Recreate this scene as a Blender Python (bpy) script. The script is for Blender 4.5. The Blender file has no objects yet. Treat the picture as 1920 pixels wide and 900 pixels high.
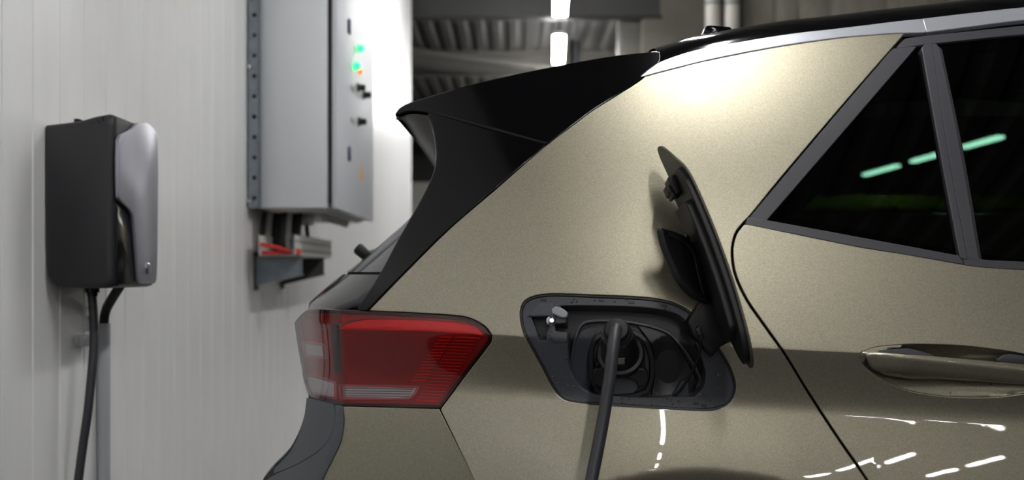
import bpy, bmesh, math, random
import numpy as np
from mathutils import Vector, Matrix
from mathutils.geometry import delaunay_2d_cdt

# ------------------------------------------------------------------ camera, world, exposure
scene = bpy.context.scene
COL = scene.collection
F, CD, CZ = 1900.0, 1.9, 1.06            # focal length in px (1920 wide), camera distance to car side, camera height
cam_d = bpy.data.cameras.new('camera'); cam = bpy.data.objects.new('camera', cam_d); COL.objects.link(cam)
cam.location = (0, -CD, CZ); cam.rotation_euler = (math.pi/2, 0, 0)
cam_d.sensor_width = 36; cam_d.lens = F/1920*36; cam_d.shift_y = 62/1920
cam_d.clip_start = .05; cam_d.clip_end = 100
cam_d.dof.use_dof = True; cam_d.dof.focus_distance = 1.95; cam_d.dof.aperture_fstop = 2.8
scene.camera = cam
w = bpy.data.worlds.new('world'); scene.world = w; w.use_nodes = True
w.node_tree.nodes['Background'].inputs[0].default_value = (.8, .85, .9, 1)
w.node_tree.nodes['Background'].inputs[1].default_value = .05
vs = scene.view_settings
vs.view_transform = 'Standard'; vs.look = 'None'; vs.gamma = 1; vs.use_curve_mapping = False
vs.exposure = 1.38
LAMP = 42.0                               # emission strength of the ceiling tubes
random.seed(4); RNG = np.random.default_rng(4)

# ------------------------------------------------------------------ materials
def lin(c):
    return tuple(((v/255)/12.92 if v/255 <= .04045 else ((v/255+.055)/1.055)**2.4) for v in c)
MATS = {}
def mat(name, rgb, rough=.5, metal=0., coat=0., spec=.5, noise=0., nscale=40., bump=0., bscale=200., emit=0., stretch=None, coat_rough=.03):
    if name in MATS: return MATS[name]
    m = bpy.data.materials.new(name); m.use_nodes = True; nt = m.node_tree; N = nt.nodes; L = nt.links
    p = N['Principled BSDF']; c = lin(rgb)
    p.inputs['Base Color'].default_value = (*c, 1); p.inputs['Roughness'].default_value = rough
    p.inputs['Metallic'].default_value = metal; p.inputs['Coat Weight'].default_value = coat
    p.inputs['Coat Roughness'].default_value = coat_rough
    p.inputs['Specular IOR Level'].default_value = spec
    if emit:
        p.inputs['Emission Color'].default_value = (*c, 1); p.inputs['Emission Strength'].default_value = emit
    tc = N.new('ShaderNodeTexCoord'); src = tc.outputs['Object']
    if stretch:
        mp = N.new('ShaderNodeMapping'); mp.inputs['Scale'].default_value = stretch
        L.new(src, mp.inputs[0]); src = mp.outputs[0]
    if noise:
        n = N.new('ShaderNodeTexNoise'); n.inputs['Scale'].default_value = nscale; n.inputs['Detail'].default_value = 5
        L.new(src, n.inputs['Vector'])
        r = N.new('ShaderNodeMapRange'); r.inputs[1].default_value = .3; r.inputs[2].default_value = .7
        r.inputs[3].default_value = 1-noise; r.inputs[4].default_value = 1+noise
        L.new(n.outputs[0], r.inputs[0])
        mx = N.new('ShaderNodeVectorMath'); mx.operation = 'SCALE'; mx.inputs[0].default_value = c
        L.new(r.outputs[0], mx.inputs['Scale']); L.new(mx.outputs[0], p.inputs['Base Color'])
    if bump:
        n = N.new('ShaderNodeTexNoise'); n.inputs['Scale'].default_value = bscale; n.inputs['Detail'].default_value = 3
        L.new(src, n.inputs['Vector'])
        b = N.new('ShaderNodeBump'); b.inputs['Strength'].default_value = bump; b.inputs['Distance'].default_value = .002
        L.new(n.outputs[0], b.inputs['Height']); L.new(b.outputs[0], p.inputs['Normal'])
    MATS[name] = m; return m

def paint_mat():
    m = mat('champagne metallic paint', (176, 166, 138), rough=.42, metal=.95, coat=1., coat_rough=.015)
    nt = m.node_tree; N = nt.nodes; L = nt.links; p = N['Principled BSDF']; c = lin((161, 155, 137))
    tc = N['Texture Coordinate'] if 'Texture Coordinate' in N else N.new('ShaderNodeTexCoord')
    v = N.new('ShaderNodeTexVoronoi'); v.inputs['Scale'].default_value = 750
    L.new(tc.outputs['Object'], v.inputs['Vector'])
    bw = N.new('ShaderNodeSeparateColor'); L.new(v.outputs['Color'], bw.inputs[0])
    r = N.new('ShaderNodeMapRange'); r.inputs[3].default_value = .84; r.inputs[4].default_value = 1.16
    L.new(bw.outputs[0], r.inputs[0])
    mx = N.new('ShaderNodeVectorMath'); mx.operation = 'SCALE'; mx.inputs[0].default_value = c
    L.new(r.outputs[0], mx.inputs['Scale']); L.new(mx.outputs[0], p.inputs['Base Color'])
    return m

def lens_mat(name, tint, rough=.02, ior=1.5, opacity=None):
    m = bpy.data.materials.new(name); m.use_nodes = True; nt = m.node_tree; N = nt.nodes; L = nt.links
    N.remove(N['Principled BSDF']); out = N['Material Output']
    t = N.new('ShaderNodeBsdfTransparent'); t.inputs[0].default_value = (*tint, 1)
    gl = N.new('ShaderNodeBsdfGlossy'); gl.inputs['Roughness'].default_value = rough; gl.inputs[0].default_value = (1, 1, 1, 1)
    fr = N.new('ShaderNodeFresnel'); fr.inputs[0].default_value = ior
    mx = N.new('ShaderNodeMixShader'); L.new(fr.outputs[0], mx.inputs[0]); L.new(t.outputs[0], mx.inputs[1]); L.new(gl.outputs[0], mx.inputs[2])
    L.new(mx.outputs[0], out.inputs[0]); MATS[name] = m; return m

PAINT = paint_mat()
M = dict(
    piano=mat('gloss black', (7, 7, 9), rough=.09, spec=.35),
    satin=mat('satin black trim', (62, 62, 68), rough=.42, bump=.08, bscale=900),
    dark=mat('dark rubber', (12, 12, 13), rough=.6),
    cavity=mat('shut line black', (6, 6, 6), rough=.8),
    greyplastic=mat('dark grey bumper plastic', (88, 92, 97), rough=.5, bump=.12, bscale=1500),
    silver=mat('silver roof rail', (196, 199, 208), rough=.3, metal=.55, coat=.4, noise=.03, nscale=900),
    portplastic=mat('charcoal port plastic', (66, 68, 75), rough=.36, bump=.15, bscale=1400),
    portdark=mat('black port plastic', (27, 27, 31), rough=.38, bump=.1, bscale=1200),
    flapblack=mat('black flap plastic', (17, 17, 18), rough=.45),
    flapinner=mat('dark flap back', (70, 68, 58), rough=.45),  # flap back, toned darker than the champagne outside
    cable=mat('grey cable sheath', (52, 53, 58), rough=.42, bump=.2, bscale=900),
    collar=mat('worn metal collar', (96, 88, 72), rough=.3, metal=.7),
    chrome=mat('chrome', (200, 200, 205), rough=.15, metal=1.),
    greytab=mat('light grey latch', (150, 152, 158), rough=.4),
    redback=mat('deep red reflector', (165, 16, 24), rough=.3, coat=.5),
    redbar=mat('bright red light guide', (255, 30, 36), rough=.3, coat=.6),
    redslat=mat('red prism slat', (235, 30, 38), rough=.3),
    lampdark=mat('lamp housing', (34, 10, 12), rough=.45),
    white_lens=mat('white lamp element', (225, 222, 226), rough=.25, coat=.7),
    tyre=mat('tyre rubber', (20, 20, 20), rough=.75),
    rim=mat('alloy rim', (120, 122, 126), rough=.3, metal=.8),
    interior=mat('dark cabin', (10, 10, 11), rough=.9),
    wall=mat('white coated steel panel', (238, 238, 238), rough=.34, coat=.35, noise=.025, nscale=5., coat_rough=.2, stretch=(1, 3, .6)),
    floor=mat('grey sealed concrete floor', (60, 59, 57), rough=.45, noise=.12, nscale=3.),
    deck=mat('grey ceiling deck', (78, 77, 73), rough=.6, noise=.1, nscale=6.),
    beam=mat('dark steel beam', (54, 54, 53), rough=.55, noise=.08, nscale=8),
    lightsteel=mat('grey primed steel', (112, 110, 105), rough=.5, noise=.08, nscale=10),
    concrete=mat('formed concrete', (150, 145, 134), rough=.85, noise=.16, nscale=5., bump=.3, bscale=30, stretch=(3, 3, .6)),
    beigewall=mat('dull beige wall', (92, 89, 81), rough=.8, noise=.08, nscale=4),
    pipe=mat('white painted pipe', (225, 222, 214), rough=.4),
    boxblack=mat('charcoal wallbox shell', (38, 39, 43), rough=.45, bump=.15, bscale=1200),
    boxgloss=mat('gloss black panel', (10, 9, 12), rough=.2),
    boxsilver=mat('silver lacquered cover', (158, 158, 168), rough=.36, metal=.5, noise=.03, nscale=900),
    cabinet=mat('light grey cabinet', (222, 226, 230), rough=.4, bump=.05, bscale=600),
    cabdoor=mat('light grey door lacquer', (206, 209, 216), rough=.45),
    galv=mat('galvanised steel', (126, 134, 142), rough=.42, metal=.55, noise=.15, nscale=25),
    tray=mat('grey cable tray', (205, 203, 196), rough=.5, noise=.1, nscale=40),
    blue=mat('blue latch', (28, 36, 92), rough=.4),
    knob=mat('black knob', (14, 14, 15), rough=.4),
    orange=mat('orange lamp', (255, 96, 20), rough=.3, emit=.6),
    green=mat('lit green lamp', (30, 255, 100), rough=.3, emit=1.6),
    yellow=mat('yellow sticker', (232, 168, 32), rough=.5),
    yellowsteel=mat('yellow painted steel', (210, 190, 20), rough=.5),
    redcable=mat('red cable', (205, 52, 48), rough=.5),
    conduit=mat('light grey conduit', (176, 178, 182), rough=.4),
    tube=mat('lit tube diffuser', (252, 251, 249), emit=LAMP),
    fixture=mat('lamp body', (205, 206, 210), rough=.4),
    sticker=mat('blank grey sticker', (150, 150, 148), rough=.6),
    water=mat('water drop', (60, 62, 66), rough=.02, coat=1., spec=1.),
)
GLASS = lens_mat('privacy glass', (.06, .095, .078), .0, 1.4)
REDLENS = lens_mat('red lens', (.92, .36, .37), .03)
CLEARLENS = lens_mat('clear lens', (.93, .9, .91), .05)

# ------------------------------------------------------------------ object helpers
def setp(o, label=None, cat=None, group=None, kind=None, category=None):
    cat = cat or category
    for k, v in (('label', label), ('category', cat), ('group', group), ('kind', kind)):
        if v: o[k] = v
    return o
def thing(name, loc, label, cat, group=None):
    o = bpy.data.objects.new(name, None); COL.objects.link(o); o.location = loc; o.empty_display_size = .1
    return setp(o, label, cat, group)
def root_loc(o):
    v = Vector((0, 0, 0))
    while o is not None: v += o.location; o = o.parent
    return v
def mesh_obj(name, verts, faces, material, parent=None, normals=None, smooth=True, **props):
    off = root_loc(parent); v = np.asarray(verts, float) - np.array(off)
    me = bpy.data.meshes.new(name); me.from_pydata(v.tolist(), [], [list(map(int, f)) for f in faces]); me.update()
    me.materials.append(material)
    if smooth is not None: me.polygons.foreach_set('use_smooth', [bool(smooth)]*len(me.polygons))
    if normals is not None: me.normals_split_custom_set_from_vertices(np.asarray(normals).tolist())
    o = bpy.data.objects.new(name, me); COL.objects.link(o)
    if parent is not None: o.parent = parent
    return setp(o, **props)
def bm_obj(name, bm, material, parent=None, smooth=False, auto=None, **props):
    me = bpy.data.meshes.new(name); off = root_loc(parent)
    bmesh.ops.recalc_face_normals(bm, faces=bm.faces[:])
    for v in bm.verts: v.co -= off
    bm.to_mesh(me); bm.free(); me.materials.append(material)
    if smooth:
        me.polygons.foreach_set('use_smooth', [True]*len(me.polygons))
        me.set_sharp_from_angle(angle=math.radians(auto or 35))
    o = bpy.data.objects.new(name, me); COL.objects.link(o)
    if parent is not None: o.parent = parent
    return setp(o, **props)
def add_box(bm, lo, hi, bevel=0., seg=2):
    lo = Vector(lo); hi = Vector(hi)
    r = bmesh.ops.create_cube(bm, size=1.)
    for v in r['verts']:
        v.co = Vector(((lo[i]+hi[i])/2 + v.co[i]*(hi[i]-lo[i])) for i in range(3))
    if bevel:
        es = list({e for v in r['verts'] for e in v.link_edges})
        bmesh.ops.bevel(bm, geom=es, offset=bevel, segments=seg, affect='EDGES', profile=.5)
def box(name, lo, hi, material, parent=None, bevel=.003, **props):
    bm = bmesh.new(); add_box(bm, lo, hi, bevel); return bm_obj(name, bm, material, parent, smooth=bevel > 0, **props)
def add_prism(bm, pts, vec, bevel=0., seg=2):
    vs_ = [bm.verts.new(p) for p in pts]; f = bm.faces.new(vs_)
    r = bmesh.ops.extrude_face_region(bm, geom=[f]); nv = [g_ for g_ in r['geom'] if isinstance(g_, bmesh.types.BMVert)]
    for v in nv: v.co += Vector(vec)
    if bevel:
        es = list({e for v in vs_+nv for e in v.link_edges})
        bmesh.ops.bevel(bm, geom=es, offset=bevel, segments=seg, affect='EDGES', profile=.5)
def prism(name, pts, vec, material, parent=None, bevel=0., seg=2, **props):
    bm = bmesh.new(); add_prism(bm, pts, vec, bevel, seg); return bm_obj(name, bm, material, parent, smooth=bevel > 0, **props)
def catmull(pts, n=8, closed=False):
    P = [np.asarray(p, float) for p in pts]; out = []; N = len(P)
    rng = range(N if closed else N-1)
    for i in rng:
        p1, p2 = P[i], P[(i+1) % N]
        p0 = P[i-1] if (i > 0 or closed) else 2*p1-p2
        p3 = P[(i+2) % N] if (i+2 < N or closed) else 2*p2-p1
        for k in range(n):
            t = k/n
            out.append(.5*((2*p1)+(-p0+p2)*t+(2*p0-5*p1+4*p2-p3)*t*t+(-p0+3*p1-3*p2+p3)*t**3))
    if not closed: out.append(P[-1])
    return np.array(out)
def tube_geo(path, rad, seg=12, caps=True):
    path = np.asarray(path, float); n = len(path); rad = np.broadcast_to(rad, (n,))
    T = np.gradient(path, axis=0); T /= np.linalg.norm(T, axis=1)[:, None]
    up = np.array([0., 1, 0]) if abs(T[0][1]) < .9 else np.array([1., 0, 0]); V = []; a = np.arange(seg)/seg*2*np.pi
    b = np.cross(T[0], up); b /= np.linalg.norm(b)
    for i in range(n):
        b = b - T[i]*b.dot(T[i]); b /= np.linalg.norm(b); c = np.cross(T[i], b)
        V.append(path[i]+rad[i]*(np.cos(a)[:, None]*b+np.sin(a)[:, None]*c))
    V = np.concatenate(V); Fs = []
    for i in range(n-1):
        for k in range(seg):
            Fs.append([i*seg+k, i*seg+(k+1) % seg, (i+1)*seg+(k+1) % seg, (i+1)*seg+k])
    if caps: Fs += [list(range(seg))[::-1], list(range((n-1)*seg, n*seg))]
    return V, Fs
def tube(name, path, rad, material, parent=None, seg=12, **props):
    V, Fs = tube_geo(path, rad, seg); bm = bmesh.new()
    vs_ = [bm.verts.new(v) for v in V]
    for f in Fs: bm.faces.new([vs_[i] for i in f])
    return bm_obj(name, bm, material, parent, smooth=True, auto=50, **props)
def lathe(name, origin, axis, prof, material, parent=None, seg=24, squash=None, **props):
    """prof: list of (distance along axis, radius)."""
    o = np.array(origin, float); a = np.array(axis, float); a /= np.linalg.norm(a)
    path = np.array([o+a*s for s, r in prof])
    u = np.array([0, 0, 1.]) - a*a[2] if abs(a[2]) < .9 else np.array([1., 0, 0]) - a*a[0]
    u /= np.linalg.norm(u); v = np.cross(a, u); ang = np.arange(seg)/seg*2*np.pi
    sx, sy = squash or (1, 1)
    bm = bmesh.new(); rings = []
    for s, r in prof:
        rings.append([bm.verts.new(o+a*s+r*(math.cos(t)*u*sx+math.sin(t)*v*sy)) for t in ang])
    for i in range(len(rings)-1):
        for k in range(seg): bm.faces.new([rings[i][k], rings[i][(k+1) % seg], rings[i+1][(k+1) % seg], rings[i+1][k]])
    bm.faces.new(rings[0][::-1]); bm.faces.new(rings[-1])
    return bm_obj(name, bm, material, parent, smooth=True, auto=32, **props)

# ------------------------------------------------------------------ pixel rays (1920x900 frame)
def at(px, py, y):
    d = y+CD; return np.array([(px-960)/F*d, y, CZ+(512-py)/F*d])
def onX(px, py, X):
    d = X*F/(px-960); return np.array([X, d-CD, CZ+(512-py)/F*d])

# ------------------------------------------------------------------ the car's flank: y as a function of (x, z)
XCH_Z = np.array([.2, .6, .67, .76, .82, .98, 1.0, 1.19, 1.3, 1.6]); XCH_X = np.array([-.42, -.40, -.375, -.345, -.333, -.337, -.34, -.25, -.25, -.3])
KD = np.linspace(0, 1, 401); SD = np.interp(KD, [0, .03, .07, .096, .122, .16, .20, .29, .42, 1], [.28, .25, .20, .12, -.185, -.215, -.20, -.165, .08, .10])   # slope below the crease
YD = np.concatenate([[0], np.cumsum((SD[1:]+SD[:-1])/2*(KD[1]-KD[0]))])
def flank(x, z):
    h = z-(.943-.044*(x+.04)); k = np.maximum(-h, 0); up = np.maximum(h, 0)
    y = .11*h+.11*(np.sqrt(h*h+.008**2)-.008)+.28*up*up
    y = y+np.interp(k, KD, YD)-.05*x
    y = y+.22*np.maximum(0, .3-x)**2
    r = np.hypot(x-.35, z-.04); s = np.clip((.66-r)/.045, 0, 1); s = s*s*(3-2*s)
    fade = np.clip((.34-abs(x-.33))/.16, 0, 1)
    y = y+fade*(.016*s-.004*np.exp(-((r-.66)/.10)**2))
    e = np.maximum(0, np.interp(z, XCH_Z, XCH_X)-x)
    e1 = np.minimum(e, .10)
    return y+.7*e+7*e1*e1+1.3*(e-e1)
def ray_solve(px, py, fn, off=0.):
    px = np.asarray(px, float); py = np.asarray(py, float)
    dx = (px-960)/F; dz = (512-py)/F; t = np.full(px.shape, CD+.05)
    for _ in range(80):
        t = t+.5*(CD+fn(dx*t, CZ+dz*t)+off-t)
    return np.stack([dx*t, t-CD, CZ+dz*t], -1)
def SIDE(off=0., extra=None):
    def f(px, py):
        P = ray_solve(px, py, flank, off)
        if extra is not None: P[..., 1] += extra(np.asarray(px, float), np.asarray(py, float))
        return P
    return f
def PLANE(y0, ax=0., ay=0.):
    """depth y0 at px 960, py 512, changing by ax per px and ay per px"""
    def f(px, py):
        px = np.asarray(px, float); py = np.asarray(py, float); y = y0+ax*(px-960)+ay*(py-512); d = y+CD
        return np.stack([(px-960)/F*d, y, CZ+(512-py)/F*d], -1)
    return f
def FIT(a, b, c):
    """plane through three (px, py, y) points, linear in pixels"""
    A = np.array([[1, p[0]-960, p[1]-512] for p in (a, b, c)]); s = np.linalg.solve(A, [a[2], b[2], c[2]])
    return PLANE(*s)

def outline(pts, step=6., sharp_deg=38., closed=True):
    """smooth curve through px points, kept sharp at real corners, resampled"""
    P = [np.asarray(p[:2], float) for p in pts]; N = len(P); out = []
    def is_sharp(i):
        if not closed and i in (0, N-1): return True
        a = P[i]-P[i-1]; b = P[(i+1) % N]-P[i]
        c = a.dot(b)/(np.linalg.norm(a)*np.linalg.norm(b)+1e-9)
        return math.degrees(math.acos(max(-1, min(1, c)))) > sharp_deg
    S = [is_sharp(i) for i in range(N)]
    for i in range(N if closed else N-1):
        p1, p2 = P[i], P[(i+1) % N]; p0 = P[i-1] if not S[i] else 2*p1-p2
        p3 = P[(i+2) % N] if not S[(i+1) % N] else 2*p2-p1
        L = np.linalg.norm(p2-p1); n = max(1, int(round(L/step)))
        # limit tangents by the segment's length
        m1 = (p2-p0)/(np.linalg.norm(p2-p0)+1e-9)*L; m2 = (p3-p1)/(np.linalg.norm(p3-p1)+1e-9)*L
        for k in range(n):
            t = k/n; h1 = 2*t**3-3*t**2+1; h2 = t**3-2*t**2+t; h3 = -2*t**3+3*t**2; h4 = t**3-t**2
            out.append(h1*p1+h2*m1+h3*p2+h4*m2)
    if not closed: out.append(P[-1])
    return np.array(out)
def inside(poly, pts):
    x, y = pts[:, 0], pts[:, 1]; c = np.zeros(len(pts), bool); n = len(poly)
    for i in range(n):
        x1, y1 = poly[i]; x2, y2 = poly[i-1]
        if y1 == y2: continue
        m = ((y1 > y) != (y2 > y)) & (x < (x2-x1)*(y-y1)/(y2-y1)+x1); c ^= m
    return c
def near(loops, pts, dist):
    m = np.zeros(len(pts), bool)
    for lp in loops:
        for i in range(0, len(lp)):
            m |= ((pts[:, 0]-lp[i][0])**2+(pts[:, 1]-lp[i][1])**2) < dist*dist
    return m
def signed_area(p): return .5*np.sum(p[:, 0]*np.roll(p[:, 1], -1)-np.roll(p[:, 0], -1)*p[:, 1])
def offset_loop(p, d):
    """offset a closed loop outwards by d px"""
    a = 1 if signed_area(p) > 0 else -1
    t = np.roll(p, -1, 0)-np.roll(p, 1, 0); t /= np.linalg.norm(t, axis=1)[:, None]+1e-9
    return p+d*a*np.stack([t[:, 1], -t[:, 0]], -1)
def surf_normals(fn, P2, eps=.4, ref=None):
    dx = fn(P2[:, 0]+eps, P2[:, 1])-fn(P2[:, 0]-eps, P2[:, 1]); dy = fn(P2[:, 0], P2[:, 1]+eps)-fn(P2[:, 0], P2[:, 1]-eps)
    n = np.cross(dx, dy); n /= np.linalg.norm(n, axis=1)[:, None]+1e-12
    if ref is not None:
        n[(n*np.asarray(ref)).sum(1) < 0] *= -1; return n
    p = fn(P2[:, 0], P2[:, 1]); v = p-np.array([0, -CD, CZ])
    n[(n*v).sum(1) > 0] *= -1
    return n
def panel(name, outer, material, parent, fn, holes=(), step=10., rim=.012, hole_rim=None, roll=.0016, extra=None, edge=6., raw=False, ref=None, **props):
    loops = [outer if raw else outline(outer, edge)]+[h if raw else outline(h, edge) for h in holes]
    loops = [np.asarray(l) for l in loops]
    lo = loops[0].min(0); hi = loops[0].max(0)
    gx, gy = np.meshgrid(np.arange(lo[0]+step/2, hi[0], step), np.arange(lo[1]+step/2, hi[1], step*.87))
    gx = gx+np.where(np.arange(gx.shape[0]) % 2, step/2, 0)[:, None]
    pts = np.stack([gx.ravel(), gy.ravel()], -1)
    if extra is not None: pts = np.concatenate([pts, np.asarray(extra, float)])
    m = inside(loops[0], pts)
    for h in loops[1:]: m &= ~inside(h, pts)
    m &= ~near(loops, pts, min(step, edge)*.55); pts = pts[m]
    edges = []; allp = []; k = 0; starts = []
    for l in loops:
        n = len(l); allp.append(l); edges += [(k+i, k+(i+1) % n) for i in range(n)]; starts.append((k, n)); k += n
    nb = k; V2 = np.concatenate(allp+[pts])
    vo, eo, fo, ov, oe, of = delaunay_2d_cdt([Vector(v) for v in V2], edges, [], 0, 1e-5)
    V2 = np.array([[v.x, v.y] for v in vo]); tri = np.array([f for f in fo if len(f) == 3])
    cen = V2[tri].mean(1); keep = inside(loops[0], cen)
    for h in loops[1:]: keep &= ~inside(h, cen)
    tri = tri[keep]
    P = fn(V2[:, 0], V2[:, 1]); Nn = surf_normals(fn, V2, ref=ref)
    # consistent winding towards the normal
    fnrm = np.cross(P[tri[:, 1]]-P[tri[:, 0]], P[tri[:, 2]]-P[tri[:, 0]]); flip = (fnrm*Nn[tri[:, 0]]).sum(1) < 0
    tri[flip] = tri[flip][:, ::-1]
    Fs = tri.tolist(); PV = [P]; NV = [Nn]; base = len(P)
    for li, l in enumerate(loops):
        rr = rim if li == 0 else (hole_rim if hole_rim is not None else rim)
        if not rr: continue
        out2 = offset_loop(l, 1. if li == 0 else -1.); p0 = fn(l[:, 0], l[:, 1]); n0 = surf_normals(fn, l, ref=ref)
        t = fn(out2[:, 0], out2[:, 1])-p0; t -= n0*(t*n0).sum(1)[:, None]; t /= np.linalg.norm(t, axis=1)[:, None]+1e-12
        s = math.sqrt(.5)
        rings = [(p0, n0), (p0+roll*(s*t-(1-s)*n0), (n0+t)*s), (p0+roll*(t-n0), t), (p0+roll*t-rr*n0, t)]
        n = len(l); st = base
        for q, nn in rings: PV.append(q); NV.append(nn)
        # orientation test
        a0, a1, b0 = rings[0][0][0], rings[0][0][1], rings[1][0][0]
        fw = np.dot(np.cross(a1-a0, b0-a0), rings[1][1][0]) > 0
        for r_ in range(3):
            for i in range(n):
                q = [st+r_*n+i, st+r_*n+(i+1) % n, st+(r_+1)*n+(i+1) % n, st+(r_+1)*n+i]
                Fs.append(q if fw else q[::-1])
        base += 4*n
    return mesh_obj(name, np.concatenate(PV), Fs, material, parent, normals=np.concatenate(NV), **props)

# ------------------------------------------------------------------ the place
WX = -1.167; ROOM = (-7.0, 9.0, -19.0, 22.0); CEIL = 4.5
def struct(o): o['kind'] = 'structure'; return o
struct(box('floor', (ROOM[0], ROOM[2], -.1), (ROOM[1], ROOM[3], 0), M['floor'], bevel=0))
# left wall: a core slab carrying ribbed steel panels
WY0, WY1 = -18.9, 9.77
wl = struct(box('wall_left', (WX-.22, WY0, 0), (WX-.012, WY1, CEIL), M['wall'], bevel=0))
GP = .1478; y0 = .419-GP*126; npan = 0
def wall_panel(ya, ng):
    prof = []; y = ya+.0015
    prof += [(-.012, y), (-.002, y), (0, y+.002)]
    for i in range(1, ng):
        c = ya+i*GP; prof += [(0, c-.006), (-.0035, c-.003), (-.0035, c+.003), (0, c+.006)]
    y = ya+ng*GP-.0015; prof += [(0, y-.002), (-.002, y), (-.012, y)]
    V = []; Fs = []
    for z in (.0, CEIL):
        V += [(WX+a, b, z) for a, b in prof]
    n = len(prof)
    for i in range(n-1): Fs.append([i, i+1, n+i+1, n+i])
    mesh_obj('wall_panel', V, Fs, M['wall'], wl, smooth=False)
y = y0
while y < WY1-.2:
    ng = 7
    if y+7*GP > WY1: ng = int((WY1-y)/GP)
    if y >= WY0: wall_panel(y, ng)
    y += ng*GP
box('end_trim', (WX-.225, WY1-.02, 0), (WX+.006, WY1+.012, CEIL), M['wall'], wl, bevel=.003)
# other walls
struct(box('wall_right', (ROOM[1], ROOM[2], 0), (ROOM[1]+.1, ROOM[3], CEIL), M['beigewall'], bevel=0))
struct(box('wall_behind', (ROOM[0], ROOM[2]-.1, 0), (ROOM[1], ROOM[2], CEIL), M['beigewall'], bevel=0))
struct(box('wall_side_hall', (ROOM[0]-.1, ROOM[2], 0), (ROOM[0], ROOM[3], CEIL), M['beigewall'], bevel=0))
wb = struct(box('wall_back', (ROOM[0], ROOM[3], 0), (ROOM[1], ROOM[3]+.1, CEIL), M['beam'], bevel=0))
box('wall_cladding', (ROOM[0]+.02, ROOM[3]-.03, 0), (-.9, ROOM[3], 3.2), M['pipe'], wb, bevel=0)
# ceiling: trapezoidal deck, ribs running away from the camera
def deck():
    p = .24; xs = np.arange(ROOM[0], ROOM[1]-.01, p); prof = []
    for x in xs: prof += [(x, 0), (x+.10, 0), (x+.14, .035), (x+.20, .035)]
    prof.append((ROOM[1], 0)); V = []; n = len(prof)
    for yy in (ROOM[2], ROOM[3]): V += [(a, yy, CEIL+b) for a, b in prof]
    Fs = [[i, n+i, n+i+1, i+1] for i in range(n-1)]
    c = struct(mesh_obj('ceiling', V, Fs, M['deck'], None, smooth=False))
    box('roof_slab', (ROOM[0], ROOM[2], CEIL+.04), (ROOM[1], ROOM[3], CEIL+.2), M['deck'], c, bevel=0)
deck()
def i_beam(name, y, z0, z1, x0, x1, m, label):
    t = thing(name, ((x0+x1)/2, y, z0), label, 'beam')
    hw = .10
    box('bottom_flange', (x0, y-hw, z0), (x1, y+hw, z0+.014), m, t, bevel=.002)
    box('top_flange', (x0, y-hw, z1-.014), (x1, y+hw, z1), m, t, bevel=.002)
    box('web', (x0, y-.006, z0+.014), (x1, y+.006, z1-.014), m, t, bevel=0)
i_beam('steel_beam', 10.1, 4.07, CEIL, -6.9, 1.75, M['beam'], 'dark steel ceiling beam crossing just behind the hanging tube lights')
i_beam('steel_beam', 13.85, 4.12, CEIL, -6.9, 3.3, M['lightsteel'], 'pale grey ceiling beam beneath the ribbed deck')
i_beam('steel_beam', 18.3, 3.9, CEIL, -6.9, 4.5, M['beam'], 'dark beam furthest back in the hall beyond the white wall')
sp_ = thing('sprinkler_pipe', at(900, 112, 12.35), 'grey pipe hanging at a slant beneath the ceiling deck', 'pipe')
tube('pipe_run', [at(640, 78, 12.35), at(900, 112, 12.35), at(1110, 140, 12.35)], .05, M['lightsteel'], sp_)
for q_ in ((700, 86), (900, 112), (1080, 136)):
    p = at(*q_, 12.35); tube('hanger', [p, (p[0], p[1], (p[2]+CEIL)/2), (p[0], p[1], CEIL+.03)], .008, M['galv'], sp_, seg=6)
tube('ceiling_duct', [at(1080, 10, 13.2), at(1078, 60, 13.2), at(1076, 175, 13.2)], .075, M['beam'], label='dark vertical pipe beside the row of tube lights', category='pipe')
# grey column with web plate
t = thing('steel_column', (*at(1178, 512, 10.4)[:2], 0), 'grey steel column standing next to the dull beige wall', 'column')
cx = at(1160, 0, 10.4)[0]; cx2 = at(1203, 0, 10.4)[0]; cy = 10.4
prism('shaft', [(cx-.02, cy, 0), (cx2+.02, cy, 0), (cx2, cy, CEIL), (cx, cy, CEIL)], (0, .2, 0), M['lightsteel'], t, bevel=.006)
box('base_plate', (cx-.08, cy-.1, 0), (cx2+.08, cy+.3, .02), M['lightsteel'], t)
# header walls above the opening towards the rear hall
LY = 10.1
def header(name, px0, px1, m, z0=3.55, dy=0.):
    a = at(px0, 0, LY)[0]; b = at(px1, 0, LY)[0]
    return struct(box(name, (a, LY+dy, z0), (b, LY+.3, CEIL), m, bevel=.004))
header('wall_header_beige', 1206, 1392, M['beigewall'])
hw = header('wall_header_concrete', 1392, 2230, M['concrete'], dy=.06)
for i, (a, b) in enumerate([(1394, 1452), (1454, 1496), (1498, 1556), (1558, 1660), (1662, 1780), (1782, 1900)]):
    box('concrete_panel', (at(a, 0, LY)[0], LY+.03-.01*(i % 2), 3.55), (at(b, 0, LY)[0], LY+.06, CEIL), M['concrete'], hw, bevel=.006)
for a, b, lab in ((1322, 1350, 'white vertical pipe beside the dull beige header wall'), (1358, 1386, 'white vertical pipe beside the bare concrete header wall')):
    xa = at(a, 0, LY-.12)[0]; xb = at(b, 0, LY-.12)[0]; r = (xb-xa)/2
    tp = thing('white_pipe', ((xa+xb)/2, LY-.12, 0), lab, 'pipe')
    tube('pipe_run', [((xa+xb)/2, LY-.12, 0), ((xa+xb)/2, LY-.12, 2.2), ((xa+xb)/2, LY-.12, CEIL-.01)], r, M['pipe'], tp, seg=16)
    for z in (2.2, 4.2): lathe('pipe_clamp', ((xa+xb)/2, LY-.12, z), (0, 0, 1), [(0, r*1.08), (.03, r*1.08)], M['galv'], tp, seg=16)

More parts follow.
